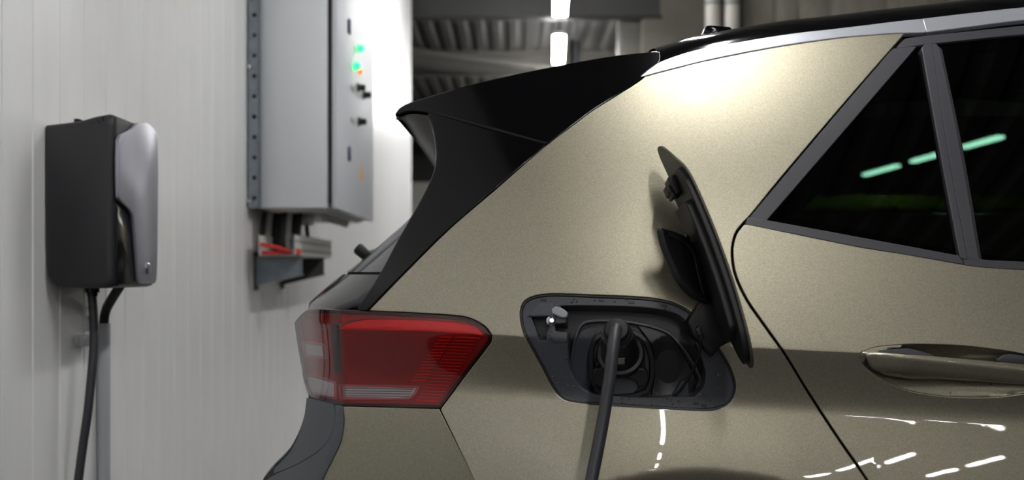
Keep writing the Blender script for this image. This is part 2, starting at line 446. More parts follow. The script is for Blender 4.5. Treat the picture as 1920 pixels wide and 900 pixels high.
# ------------------------------------------------------------------ ceiling tube lights
def tube_light(x, y, z, L, label, group, wdt=.07, along='y', skew=0.):
    t = thing('tube_light', (x, y, z), label, 'light', group)
    hx, hy = (wdt/2, L/2) if along == 'y' else (L/2, wdt/2)
    def turned(bm):
        for v in bm.verts: v.co.x += skew*(v.co.y-y)
        return bm
    bm = bmesh.new(); add_box(bm, (x-hx*.8, y-hy*1.02, z), (x+hx*.8, y+hy*1.02, z+.045), .004); bm_obj('lamp_body', turned(bm), M['fixture'], t, smooth=True)
    bm = bmesh.new(); add_box(bm, (x-hx, y-hy, z-.035), (x+hx, y+hy, z), .014, 3); bm_obj('diffuser', turned(bm), M['tube'], t, smooth=True)
    for s in (-.8, .8):
        px_, py_ = (x, y+s*hy) if along == 'y' else (x+s*hx, y)
        tube('hanger', [(px_, py_, z+.045), (px_, py_, (z+CEIL)/2), (px_, py_, CEIL+.039)], .003, M['galv'], t, seg=6)
def light_rows():
    for y in [-18.2, -15.95, -13.7, -11.45, -9.2, -6.945, -4.695, -2.445, -.195, 2.055]:
        tube_light(.61, y, 3.0, 1.0, 'white tube light in the row above the car and the bay in front of it', 'tube lights over the car')
    for y, lab in ((8.68, 'white tube light hanging before the dark steel beam'), (11.26, 'white tube light hanging between dark steel beam and pale grey beam'), (13.88, 'white tube light hanging right under the pale grey beam'), (16.55, 'white tube light hanging just before the furthest dark beam')):
        tube_light({8.68: .51, 11.26: .607, 13.88: .70, 16.55: .80}[y], y, 3.97, 1.55, lab, None, wdt=.15, skew=.038)
    for y in (4.6, 6.1, 7.6):
        tube_light(-.5, y, 4.0, 1.2, 'white tube light close to the panel wall above the electrical cabinet', 'tube lights above the cabinet')
    tube_light(3.3, 4.75, 3.0, 1.1, 'white tube light in front of the concrete header wall', None)
    for x, ys_, r_ in ((3.7, (-11.75, -10.2), 'second row'), (4.7, (-11.9, -10.3), 'third row')):
        for y in ys_:
            y = float(y)
            tube_light(x, y, 3.0, 1.1, 'white tube light in the %s of the bay facing the car doors' % r_, 'tube lights facing the doors, %s' % r_, wdt=.05)
    for y, L_, lab in ((12.95, 1.3, 'furthest'), (11.3, .9, 'middle'), (9.75, .9, 'nearest')):
        tube_light(5.4, y, 2.58, L_, 'white tube light at the %s end of the rear hall row' % ('far' if lab == 'furthest' else 'near') if lab != 'middle' else 'white tube light in the middle of the rear hall row', None, wdt=.10)
light_rows()
yb = thing('yellow_beam', (5, 12.6, 0), 'yellow painted crash rail in the hall behind the car windows', 'rail')
box('rail', (1.5, 12.55, 1.98), (8.9, 12.65, 2.16), M['yellowsteel'], yb, bevel=.01)
for x in (2.0, 5.0, 8.0): box('post', (x-.06, 12.65, 0), (x+.06, 12.77, 2.2), M['yellowsteel'], yb, bevel=.006)

# ------------------------------------------------------------------ wallbox
BY0, BY1 = .63, .925
wbx = thing('wallbox', (WX, (BY0+BY1)/2, at(150, 540, BY0)[2]), 'black and silver charging wallbox screwed to the white panel wall', 'charger')
prof = [(85, 233), (120, 229), (150, 225), (180, 216.5), (204, 212.5), (214, 217), (215, 232), (215, 300), (214, 400), (214.5, 500), (215, 528), (211, 537), (200, 540.5), (160, 541), (118, 539), (102, 534), (92, 523), (89, 505), (85, 380)]
pr3 = [at(*p, BY0) for p in prof]
FX = at(214, 400, BY0)[0]
def wallbox_body():
    n = len(pr3); c = np.mean(pr3, 0); V = []; Fs = []
    sl = [(0, .022), (.003, .011), (.009, .003), (.020, 0), (.275, 0), (.286, .003), (.292, .011), (.295, .022)]
    for dy, ins in sl:
        for p in pr3:
            d = p-c; q = p.copy(); q[1] = BY0+dy
            # keep the back on the wall, pull the free sides in
            fr = (p[0]-WX)/(FX-WX)
            q[0] = p[0]-ins*max(0, min(1, fr*1.3))*.8; q[2] = p[2]-np.sign(d[2])*ins*.55*min(1, abs(d[2])/.15)
            V.append(q)
    for s in range(len(sl)-1):
        for i in range(n): Fs.append([s*n+i, s*n+(i+1) % n, (s+1)*n+(i+1) % n, (s+1)*n+i])
    Fs += [list(range(n))[::-1], list(range((len(sl)-1)*n, len(sl)*n))]
    bm = bmesh.new(); vv = [bm.verts.new(v) for v in V]
    for f in Fs: bm.faces.new([vv[i] for i in f])
    return bm_obj('housing', bm, M['boxblack'], wbx, smooth=True, auto=40, label='charcoal shell of the wallbox')
wallbox_body()
def plate_X(name, pts, X, thick, material, parent, bevel=.004, **pp):
    """a plate on the plane x = X, traced in pixels, thick towards +x"""
    o = outline(pts, 8.); return prism(name, [onX(px, py, X) for px, py in o], (thick, 0, 0), material, parent, bevel=bevel, **pp)
sx_ = FX+.001
cov = [(215, 262), (219, 252), (238, 243), (252, 230), (268, 229), (281, 240), (288.5, 258), (289.5, 400), (287, 526), (284, 531.5), (259, 532), (253.5, 527), (249, 470), (243, 408), (237, 395), (220, 378), (215.5, 370)]
plate_X('front_cover', cov, sx_, .011, M['boxsilver'], wbx, bevel=.0045, label='silver front cover')
plate_X('inset_panel', [(217, 383), (235, 399), (241, 412), (251, 530), (246, 534), (220, 536), (217, 530)], sx_-.002, .004, M['boxgloss'], wbx, bevel=.0015, label='gloss black inset beside the silver cover')
lk = onX(276, 503, sx_+.011)
lathe('lock', lk, (1, 0, 0), [(-.002, .015), (.004, .015), (.006, .012), (.006, .004)], M['chrome'], wbx, label='round chrome lock')
for px, py in ((197, 229), (206, 227)):
    p = at(px, py, BY0+.031)
    lathe('indicator_button', p+np.array([0, -.03, 0]), (.35, -1, .25), [(-.004, .008), (-.0005, .008), (.0, .007)], M['boxgloss'], wbx, seg=16)
box('mounting_bracket', at(121, 240, .80)+np.array([-.01, 0, -.03]), at(148, 222, .80)+np.array([0, .05, .0]), M['boxgloss'], wbx, bevel=.003)
lathe('cable_gland', at(173, 541, .76)+np.array([0, 0, .015]), (0, 0, -1), [(0, .018), (.025, .018), (.027, .014), (.035, .013)], M['boxgloss'], wbx)
# supply conduit and elbow, cable clip
cnd = thing('supply_conduit', (WX, .95, 0), 'light grey conduit with black elbow running down beneath the wallbox', 'conduit')
c0 = at(187, 606, .95); c0[0] = WX+.019
tube('conduit_pipe', [(c0[0], .95, .0), (c0[0], .95, .4), (c0[0], .95, c0[2])], .0175, M['conduit'], cnd, seg=16)
tube('elbow', catmull([(c0[0], .95, c0[2]-.03), (c0[0], .95, c0[2]), at(200, 578, .93), at(222, 541, .86), at(226, 534, .85)], 6), .013, M['dark'], cnd, seg=12, label='black flexible elbow')
clp = thing('cable_clip', onX(150, 640, WX), 'small grey plastic cable clip on the wall under the wallbox', 'clip')
a = onX(141, 640, WX); box('saddle', (WX, a[1]-.004, a[2]-.016), (WX+.022, a[1]+.05, a[2]+.016), M['conduit'], clp, bevel=.004)
for k in range(3): box('ridge', (WX+.003, a[1]-.009, a[2]-.013), (WX+.007, a[1]+.004, a[2]+.013), M['conduit'], clp, bevel=.0008).location.x += .006*k

# ------------------------------------------------------------------ electrical cabinet on its rail
CBX, CY0, CY1, CBZ, CTZ = -.777, 2.60, 3.78, 1.349, 2.62
cab = thing('electrical_cabinet', (WX+.2, CY0, CBZ), 'light grey electrical cabinet with green lamps mounted on the panel wall', 'cabinet')
bm = bmesh.new(); add_box(bm, (WX+.03, CY0, CBZ), (CBX-.044, CY1, CTZ), .004); bm_obj('body', bm, M['cabinet'], cab, smooth=True)
box('gasket', (CBX-.044, CY0+.02, CBZ+.02), (CBX-.022, CY1-.02, CTZ-.02), M['knob'], cab, bevel=0)
door = box('door', (CBX-.022, CY0, CBZ-.002), (CBX, CY1, CTZ), M['cabdoor'], cab, bevel=.003)
box('gland_plate', (WX+.08, CY0+.06, CBZ-.012), (CBX-.06, CY1-.06, CBZ), M['tray'], cab, bevel=.002)
for k in range(6): lathe('cable_gland', (CBX-.10, CY0+.25+.12*k, CBZ-.012), (0, 0, -1), [(0, .018), (.02, .018), (.02, .013), (.035, .012)], M['conduit'], cab, seg=12)
for py in (50, 288):
    p = onX(653, py, CBX); box('latch', (CBX, p[1]-.02, p[2]-.036), (CBX+.012, p[1]+.02, p[2]+.036), M['blue'], door, bevel=.008, label='dark blue latch')
for px, py in ((679, 91), (671.5, 124)):
    p = onX(px-7, py, CBX); lathe('lamp_green', p, (1, 0, 0), [(0, .022), (.006, .022), (.006, .017), (.026, .017), (.030, .012)], M['green'], door, seg=16, label='lit green indicator lamp')
p = onX(674, 134, CBX); lathe('lamp_orange', p, (1, 0, 0), [(0, .016), (.012, .016), (.015, .01)], M['orange'], door, seg=16)
for px, py in ((675, 164), (686, 178), (677, 228)):
    p = onX(px-5, py, CBX); lathe('knob', p, (1, 0, 0), [(0, .024), (.008, .024), (.010, .018), (.04, .016), (.042, .012)], M['knob'], door, seg=16)
p = onX(677, 322, CBX); prism('warning_sticker', [(CBX+.0005, p[1]-.05, p[2]-.045), (CBX+.0005, p[1]+.05, p[2]-.045), (CBX+.0005, p[1], p[2]+.055)], (.001, 0, 0), M['yellow'], door, label='yellow triangular sticker')
for py in (166, 226):
    p = onX(660, py, CBX); box('name_plate', (CBX, p[1]-.05, p[2]-.012), (CBX+.0015, p[1]+.06, p[2]+.012), M['sticker'], door, bevel=0)
# perforated steel upright in front of the cabinet's near side
def strut():
    t = thing('perforated_strut', (WX+.03, CY0-.04, 1.34), 'perforated galvanised steel upright between cabinet and panel wall', 'strut')
    yf = CY0-.045; xa, xb = WX+.004, WX+.054; xm = xa+.030; r = .0098; pitch = .0895; z0 = 1.345; V = []; Fs = []
    n = 16; nc = 15
    for c in range(nc):
        za, zb = z0+c*pitch, z0+(c+1)*pitch; zc = (za+zb)/2+.0
        sq = []
        for k in range(n):
            a_ = 2*math.pi*k/n; dx, dz = math.cos(a_), math.sin(a_); s = min(((xb-xm) if dx > 0 else (xm-xa))/max(abs(dx), 1e-6), (pitch/2)/max(abs(dz), 1e-6))
            sq.append((xm+dx*s, zc+dz*s))
        for cxy in ((xa, za), (xb, za), (xb, zb), (xa, zb)):
            j = min(range(n), key=lambda q: (sq[q][0]-cxy[0])**2+(sq[q][1]-cxy[1])**2); sq[j] = cxy
        b = len(V)
        V += [(p_[0], yf, p_[1]) for p_ in sq]+[(xm+r*math.cos(2*math.pi*k/n), yf, zc+r*math.sin(2*math.pi*k/n)) for k in range(n)]+[(xm+r*math.cos(2*math.pi*k/n), yf+.003, zc+r*math.sin(2*math.pi*k/n)) for k in range(n)]
        for k in range(n):
            k2 = (k+1) % n; Fs += [[b+k, b+k2, b+n+k2, b+n+k], [b+n+k, b+n+k2, b+2*n+k2, b+2*n+k]]
    mesh_obj('web', V, Fs, M['galv'], t, smooth=False)
    zt = z0+nc*pitch
    box('flange', (xb-.003, yf, z0), (xb, yf+.04, zt), M['galv'], t, bevel=0); box('flange', (xa, yf, z0), (xa+.003, yf+.04, zt), M['galv'], t, bevel=0)
    box('backing', (xa+.003, yf+.034, z0), (xb-.003, yf+.04, zt), M['knob'], t, bevel=0)
    for z in (z0+.03, z0+.62, z0+.92): lathe('bolt', (xa+.012, yf-.002, z), (0, -1, 0), [(0, .011), (.008, .011), (.010, .008)], M['chrome'], t, seg=6)
strut()
# cantilever arms carrying a perforated cable tray
TX = -.95
def arm(y, label, m):
    t = thing('cantilever_arm', (WX, y, 1.0), label, 'bracket', None)
    zt = 1.132
    pts = [(WX+.006, y, zt), (TX, y, zt), (TX, y, zt-.078), (WX+.006, y, zt-.128)]
    prism('arm_web', pts, (0, .003, 0), m, t); prism('top_flange', [(WX+.006, y, zt), (TX, y, zt), (TX, y, zt+.003), (WX+.006, y, zt+.003)], (0, .045, 0), m, t)
    prism('bottom_flange', [pts[2], pts[3], np.array(pts[3])+(0, 0, -.003), np.array(pts[2])+(0, 0, -.003)], (0, .045, 0), m, t)
    box('wall_plate', (WX, y-.012, zt-.15), (WX+.006, y+.06, zt+.02), M['beam'], t, bevel=.001)
arm(2.69, 'grey steel cantilever arm under the open end of cable tray', M['galv'])
arm(3.22, 'dark steel cantilever arm further back under the cable tray', M['beam'])
def cable_tray():
    t = thing('cable_tray', (TX-.08, 2.53, 1.138), 'pale perforated cable tray lying on two arms below the cabinet', 'tray')
    ya, yb_, z0, h = 2.53, 3.44, 1.138, .088; V = []; Fs = []; cols = 13; cw = (yb_-ya)/cols; hs = []
    box('tray_floor', (TX-.155, ya, z0), (TX, yb_, z0+.0015), M['tray'], t, bevel=0)
    # side with two rows of slots as real openings
    zs = [0, .018, .030, .056, .068, h]
    for c in range(cols):
        a_, b_ = ya+c*cw, ya+(c+1)*cw; s0, s1 = a_+cw*.22, b_-cw*.22
        for r_ in range(5):
            rows = [(a_, b_)] if r_ in (0, 2, 4) else [(a_, s0), (s1, b_)]
            for p0, p1 in rows:
                k = len(V); V += [(TX, p0, z0+zs[r_]), (TX, p1, z0+zs[r_]), (TX, p1, z0+zs[r_+1]), (TX, p0, z0+zs[r_+1])]; Fs.append([k, k+1, k+2, k+3])
    mesh_obj('tray_side', V, Fs, M['tray'], t, smooth=False)
    box('side_lining', (TX-.010, ya, z0+.002), (TX-.004, yb_, z0+h-.004), M['galv'], t, bevel=0)
    box('tray_lip', (TX-.014, ya, z0+h), (TX+.001, yb_, z0+h+.003), M['galv'], t, bevel=0)
    box('tray_side', (TX-.157, ya, z0), (TX-.155, yb_, z0+h), M['tray'], t, bevel=0)
cable_tray()
for k in range(6):
    xs = WX+.034+.0305*k; y_ = 2.72+.045*((k*2) % 3)
    tube('black_cable', catmull([(xs, y_+.10, 1.153), (xs, y_+.02, 1.158), (xs+.001, y_-.03, 1.19), (xs, y_-.01, 1.26), (xs-.001, y_+.01, 1.31), (xs, y_+.02, CBZ-.0125)], 6), .013, M['dark'], seg=10,
         label='black power cable hanging between cable tray and cabinet floor', category='cable', group='black cables below the cabinet')
for k, (a_, b_) in enumerate((((488, 458), (552, 474)), ((492, 474), (553, 470)))):
    p, q = at(*a_, 2.56+.022*k), at(*b_, 2.56+.022*k); mid = (p+q)/2+np.array([0, -.01, -.006 if k else .004])
    tube('red_cable', catmull([p+np.array([.0, .07, 0]), p, mid, q, q+np.array([.006, .07, -.0])], 8), .0095, M['redcable'], seg=10, label=('red cable crossing over another red cable by tray end', 'red cable lying lowest at the open end of the tray')[k], category='cable')
jb = thing('junction_box', at(563, 405, 2.9), 'small pale box clipped under the cabinet floor above cable tray', 'box')
a_ = at(551, 421, 2.85); b_ = at(579, 396, 2.85); box('box_body', (a_[0], 2.85, a_[2]), (b_[0], 2.97, CBZ-.0125), M['conduit'], jb, bevel=.006)
tube('box_lead', [(b_[0]-.02, 2.9, a_[2]), (b_[0]-.018, 2.9, a_[2]-.03), (b_[0]-.016, 2.905, 1.232)], .011, M['dark'], jb, seg=8)

# ------------------------------------------------------------------ the car
CAR_Y = 1.81
car = thing('car', (.6, CAR_Y/2, 0), 'champagne gold hatchback parked tail to the panel wall with charging flap open', 'car')
def arc(cx, cy, r, a0, a1, n):
    return [(cx+r*math.cos(math.radians(a0+(a1-a0)*i/n)), cy+r*math.sin(math.radians(a0+(a1-a0)*i/n))) for i in range(n+1)]
# traced lines
GAP = [(1394, 420), (1384, 431), (1377, 446), (1373, 474), (1379, 515), (1400, 561), (1435, 612), (1471, 663), (1512, 730), (1569, 817), (1626, 900), (1648, 940), (1660, 1000), (1664, 1100), (1664, 1330)]
gap = outline(GAP, 6., closed=False)
gt = np.gradient(gap, axis=0); gt /= np.linalg.norm(gt, axis=1)[:, None]; gn = np.stack([gt[:, 1], -gt[:, 0]], -1)   # points to the front of the car
gn[(gn[:, 0] < 0)] *= -1
GAP_REAR = gap-gn*3.6; GAP_FRONT = gap+gn*3.6
RAIL_LOW = [(1203, 145), (1260, 130), (1334, 112.5), (1450, 90), (1565, 73), (1640, 66), (1695, 62)]
PILLAR_LINE = [(690, 580), (750, 518), (840, 429), (930, 351.5), (1026, 268), (1110, 205), (1203, 147)]
OPENING = [(973, 590), (975, 575), (983, 562), (1001.7, 552.6), (1034.6, 548.5), (1125, 551.4), (1207, 555.5), (1252.5, 562), (1281, 573), (1302, 588), (1320, 611), (1351, 653), (1372, 690), (1382, 723), (1378, 744), (1365.6, 760), (1343, 769.5), (1318, 771.8), (1228, 767.7), (1125, 761), (1075.7, 756), (1055, 750), (1036.6, 731.5), (1014, 690), (985, 637), (976, 612)]
LAMP_OUT = [(577.8, 582), (630, 582.5), (681.6, 583.8), (780, 588.5), (864.8, 594.7), (889.3, 601.5), (911, 616.6), (920, 629), (918, 641), (870, 704), (825, 764), (729, 762), (642, 759), (625, 756), (581.5, 743), (574, 726), (565, 682), (557, 635.5), (553, 605), (562.7, 593)]
crease_pts = [(x, 629+(x-921)*.0444+d) for x in np.arange(560, 2300, 5) for d in (-6, -3, -1, 1, 3, 6, 10)]+[(x, 629+(x-921)*.0444+d) for x in np.arange(640, 2300, 6) for d in np.arange(94, 132, 4)]
# ---- quarter panel
q_out = [np.array(p) for p in outline(RAIL_LOW, 6., closed=False)]
q_out += [np.array(p) for p in outline([(1690, 68), (1664, 97), (1560, 217), (1460, 335), (1406, 401), (1391, 417)], 6., closed=False)]
q_out += list(GAP_REAR[1:])
q_out += [np.array((1636, 1335.)), np.array((1634, 1200.))]+[np.array(p) for p in arc(1300, 1242, 336, -6, -174, 44)]
q_out += [np.array(p) for p in outline([(966, 1195), (950, 1060), (925, 985), (892, 902), (828, 768)], 6., closed=False)]
q_out += [np.array(p) for p in outline([(829, 766), (874, 706), (922, 643), (924.5, 629), (914, 613), (891, 598), (866, 590.7), (780, 584.5), (694, 580.5)], 6., closed=False)]
q_out += [np.array(p) for p in outline([(697, 579), (756, 518), (846, 429), (936, 351.5), (1032, 268), (1115, 205), (1203, 149)], 6., closed=False)]
clean = [q_out[0]]
for p in q_out[1:]:
    if np.linalg.norm(p-clean[-1]) > 2.: clean.append(p)
panel('quarter_panel', np.array(clean), PAINT, car, SIDE(), holes=[np.array(outline(OPENING, 6.))], raw=True, step=9., extra=crease_pts, roll=.002, rim=.014, hole_rim=.010)
# ---- rear door
d_out = list(GAP_FRONT)+[np.array(p) for p in outline([(1672, 1335), (2300, 1335), (2300, 900), (2290, 530), (2050, 513), (1920, 507.5), (1836, 502), (1804.6, 497.5), (1700, 479), (1615.5, 465.5), (1500, 442.5), (1402, 422.5)], 6., closed=False)]
clean = [d_out[0]]
for p in d_out[1:]:
    if np.linalg.norm(p-clean[-1]) > 2.: clean.append(p)
HANDLE_REC = [(1611, 668), (1617, 657), (1640, 649), (1680, 645), (1720, 643.5), (1800, 646), (1880, 655), (1930, 664), (1975, 676), (1998, 688), (2003, 700), (1990, 715), (1950, 733), (1900, 743), (1850, 747), (1790, 746), (1740, 741), (1700, 733), (1660, 716), (1630, 696), (1616, 682)]
door_o = panel('rear_door', np.array(clean), PAINT, car, SIDE(), holes=[np.array(outline(HANDLE_REC, 6.))], raw=True, step=9., extra=crease_pts, roll=.002, hole_rim=.004)
def bowl(px, py):
    q = ((px-1807)/198)**2+((py-693)/53)**2; s = np.clip(1-q, 0, 1); return .036*s**.75*np.clip(1.25-.012*(py-670), .55, 1.3)
panel('handle_recess', offset_loop(np.array(outline(HANDLE_REC, 6.)), 1.5), PAINT, door_o, SIDE(.002, bowl), raw=True, rim=.002, step=6., edge=5.)
def bar_bulge(px, py):
    c = 687+(px-1760)*.105; v = np.clip((py-c)/22, -1, 1); e = np.clip((px-1618)/70, 0, 1)*np.clip((2004-px)/70, 0, 1)
    return -.005-.012*(1-v**4)*np.sqrt(e)
hb = panel('door_handle', [(1623, 667), (1640, 664.5), (1700, 666.5), (1760, 669.5), (1900, 681.5), (1985, 690), (1999, 697), (1994, 707), (1960, 717), (1900, 717), (1800, 711.5), (1740, 708), (1712, 708), (1690, 705.5), (1655, 699), (1633, 688)], PAINT, door_o, SIDE(0, bar_bulge), step=5., rim=.016, roll=.004, edge=4.)
panel('handle_bezel', [(1627, 664), (1660, 658), (1702, 654.8), (1718, 657.5), (1740, 664), (1752, 668), (1700, 665)], M['satin'], door_o, SIDE(-.001), rim=.012, edge=4.)
panel('handle_bezel', [(1870, 677), (1880, 669), (1893, 665), (1930, 671), (1975, 683), (1985, 688), (1930, 683)], M['satin'], door_o, SIDE(-.001), rim=.012, edge=4.)
# ---- front door beyond the frame
panel('front_door', [(2308, 1335), (2950, 1335), (2960, 900), (2950, 620), (2700, 545), (2308, 530)], PAINT, car, SIDE(), step=24., edge=14.)
panel('side_sill', [(1640, 1341), (2960, 1341), (2950, 1400), (1640, 1400)], M['satin'], car, SIDE(.01), step=24., edge=14.)
# ---- black backing sheet, stands in for the shade inside the shut lines
port_loop = offset_loop(np.array(outline(OPENING, 6.)), 3.); win_loop = np.array(outline([(1450, 400), (1715, 100), (1760, 96), (2250, 76), (2255, 500), (1920, 488), (1800, 470)], 8.))
back = [(600, 590), (700, 575), (760, 515), (850, 428), (1030, 268), (1205, 140), (1334, 108), (1565, 62), (1735, 40), (2290, 10), (2295, 1325), (1642, 1325), (1640, 1200)]+arc(1300, 1242, 342, -6, -174, 20)+[(955, 1195), (940, 1060), (900, 1000), (660, 990), (630, 900), (655, 800), (640, 765)]
panel('gap_backing', np.array(outline(back, 8., sharp_deg=20)), M['cavity'], car, SIDE(.058), holes=[port_loop, win_loop], raw=True, step=16., rim=.01)
# ---- roof rail trim
rail_top = [(1203, 143), (1215, 133), (1240, 116.5), (1307, 95), (1396, 78), (1488, 63.5), (1565, 55), (1681, 41), (1729, 36)]
panel('roof_rail', rail_top+[(1735, 58.5), (1694, 59.5), (1640, 62.5), (1565, 69.5), (1450, 86.5), (1334, 109), (1260, 127), (1207, 141)], M['silver'], car, SIDE(-.003), step=7., edge=5., roll=.003, rim=.012)
panel('roof_rail', [(1732, 35.5), (1800, 27.5), (1920, 14.5), (2100, 0), (2300, -8), (2300, 14), (2100, 20), (1920, 35), (1800, 50), (1738, 58)], M['silver'], car, SIDE(-.003), step=10., edge=6., roll=.003, rim=.012)
# ---- window surround
panel('window_trim', [(1674, 92), (1717, 87.5), (1577, 250), (1437, 412), (1407, 407), (1540, 249)], M['satin'], car, SIDE(.003), step=9., edge=5., rim=.014)
panel('window_trim', [(1682, 89), (1690, 80), (1700, 72.5), (1810, 60), (1920, 49), (2100, 37), (2290, 32), (2290, 48), (2100, 52), (1920, 63), (1800, 75), (1722, 84), (1700, 88)], M['satin'], car, SIDE(.003), step=9., edge=5., rim=.014)
panel('window_trim', [(1404, 409), (1436, 414), (1615, 447), (1799, 481), (1806, 493.5), (1700, 475.5), (1615.5, 462), (1500, 439), (1399, 419.5)], M['satin'], car, SIDE(0), step=7., edge=5., rim=.014, roll=.003)
panel('window_trim', [(1808, 483), (1836, 488), (1920, 492.5), (2050, 498), (2285, 512), (2285, 526), (2050, 509), (1920, 504), (1836, 498.5), (1810, 494.5)], M['satin'], car, SIDE(0), step=7., edge=5., rim=.014, roll=.003)
panel('window_pillar', [(1730, 90), (1736, 84), (1746, 82.5), (1776, 285), (1813, 484), (1802, 481.5), (1765, 285)], M['satin'], car, SIDE(-.002), step=7., edge=5., roll=.003, rim=.02)
panel('window_pillar', [(1748, 82.5), (1755, 82), (1761, 93), (1800, 285), (1835, 487), (1816, 484.5), (1779, 285)], M['satin'], car, SIDE(.001), step=7., edge=5., roll=.002, rim=.02)
panel('pillar_seal', [(1756, 84), (1766, 92), (1806, 285), (1841, 489), (1836, 487.5), (1801, 285), (1762, 93)], M['dark'], car, SIDE(.006), step=7., edge=5., rim=.01)
panel('side_window', [(1715, 88), (1733, 86), (1770, 285), (1806, 484), (1620, 450), (1434, 414), (1575, 252)], GLASS, car, SIDE(.010), step=16., rim=.0, label='tinted triangular rear side window')
panel('side_window', [(1757, 80), (1920, 60), (2100, 50), (2290, 46), (2290, 515), (2050, 500), (1920, 495), (1838, 491), (1800, 285)], GLASS, car, SIDE(.010), step=16., rim=.0, label='tinted rear door window')
panel('window_surround', offset_loop(win_loop, 60.), M['interior'], car, SIDE(.018), holes=[win_loop], raw=True, step=20., rim=.004)
panel('side_window', [(2312, 47), (2500, 52), (2700, 80), (2900, 200), (2960, 545), (2700, 540), (2312, 522)], GLASS, car, SIDE(.010), step=24., edge=12., rim=.0, label='tinted front door window')
panel('door_pillar', [(2286, 46), (2316, 46), (2316, 524), (2286, 516)], M['piano'], car, SIDE(.004), step=20., edge=10., rim=.02)
panel('window_trim', [(2292, 32), (2500, 36), (2720, 62), (2940, 190), (2925, 205), (2700, 78), (2500, 52), (2292, 48)], M['satin'], car, SIDE(.003), step=14., edge=8., rim=.014)
panel('window_trim', [(2292, 512), (2500, 524), (2960, 548), (2960, 562), (2500, 540), (2292, 527)], M['satin'], car, SIDE(0), step=14., edge=8., rim=.014)
panel('roof_rail', [(2304, -8), (2500, -6), (2720, 18), (2720, 42), (2500, 18), (2304, 14)], M['silver'], car, SIDE(-.003), step=14., edge=8., roll=.003, rim=.012)
# ---- roof
edge_px = outline([(1236, 118), (1307, 96), (1396, 79), (1488, 64.5), (1565, 56), (1681, 42), (1731, 37), (1920, 15.5), (2100, 2), (2300, -7), (2900, 20)], 14., closed=False)
E3 = SIDE(.002)(edge_px[:, 0], edge_px[:, 1])
def loft_roof(E3, dz=.040, decay=.03, crown=.05, ncol=40):
    rows = []
    s = np.concatenate([np.array([0, .004, .01, .018, .03, .05, .08, .12]), np.linspace(.2, 1, 12)[0:]])
    for e in E3:
        half = CAR_Y/2-e[1]; col = []
        t = np.unique(np.concatenate([np.array([0, .004, .01, .018, .03, .05, .08, .12, .2, .3]), np.linspace(.42, half, 6)]))
        a = np.array([(e[0], e[1]+d, e[2]+dz*(1-math.exp(-d/decay))+crown*(1-((half-d)/half)**2)) for d in t]); b = a[::-1][1:].copy(); b[:, 1] = CAR_Y-b[:, 1]
        rows.append(np.concatenate([a, b]))
    return np.array(rows)
def grid_obj(name, G, material, parent, **pp):
    r, c = G.shape[:2]; Fs = [[i*c+j, i*c+j+1, (i+1)*c+j+1, (i+1)*c+j] for i in range(r-1) for j in range(c-1)]
    bm = bmesh.new(); vv = [bm.verts.new(v) for v in G.reshape(-1, 3)]
    for f in Fs: bm.faces.new([vv[k] for k in f])
    bmesh.ops.remove_doubles(bm, verts=bm.verts[:], dist=1e-6)
    return bm_obj(name, bm, material, parent, smooth=True, auto=45, **pp)
RG = loft_roof(E3); grid_obj('roof', RG, M['piano'], car)
pa = ray_solve(np.array([1336.]), np.array([79.]), flank, .002)[0]; k = int(np.argmin(abs(RG[:, 0, 0]-pa[0]-.03))); fin = RG[k, 7]
prism('roof_antenna', [fin+np.array(v) for v in ((-.03, 0, -.004), (.04, 0, -.004), (.03, 0, .012), (-.018, 0, .016), (-.026, 0, .012))], (0, .03, 0), M['piano'], car, bevel=.003)
# ---- tailgate spoiler
sp_top = [(1236, 98), (1150, 107.5), (1035, 128), (900, 157), (800, 185), (765, 196.5), (750, 205), (743, 214)]
panel('spoiler_side', sp_top[:-1]+[(745, 211), (757, 205), (775, 203), (803, 206), (915, 236), (1026, 266), (1075, 230), (1110, 204), (1160, 173), (1200, 147), (1222, 127), (1234, 117), (1237, 107)], M['piano'], car, SIDE(-.002), step=8., edge=6., rim=.012, roll=.007)
sp_edge = outline(sp_top, 12., closed=False); SE = SIDE(.0)(sp_edge[:, 0], sp_edge[:, 1])
SG = loft_roof(SE, dz=.004, decay=.02, crown=.008)
grid_obj('spoiler_top', SG, M['piano'], car)
low = SG.copy(); n_ = len(SG)
for i in range(n_):
    f_ = (n_-1-i)/(n_-1); low[i, :, 2] = SG[i, :, 2]-.012-.10*min(1, f_*1.6)
under = np.concatenate([SG[-1:], low[::-1]])
grid_obj('spoiler_underside', under[:int(n_*.75)], M['piano'], car)
# ---- winglet between spoiler and tail lamp
WING_EDGE = [(803, 211), (811, 228), (818, 258), (821, 290), (816, 322), (797, 365), (771, 412), (745, 458), (719, 507), (694, 548), (673, 578)]
panel('side_winglet', WING_EDGE+[(686, 579.5), (747, 517), (837, 428), (927, 350.5), (1021, 271), (912, 243)], M['piano'], car, SIDE(.0), step=7., edge=6., rim=.03, roll=.006)
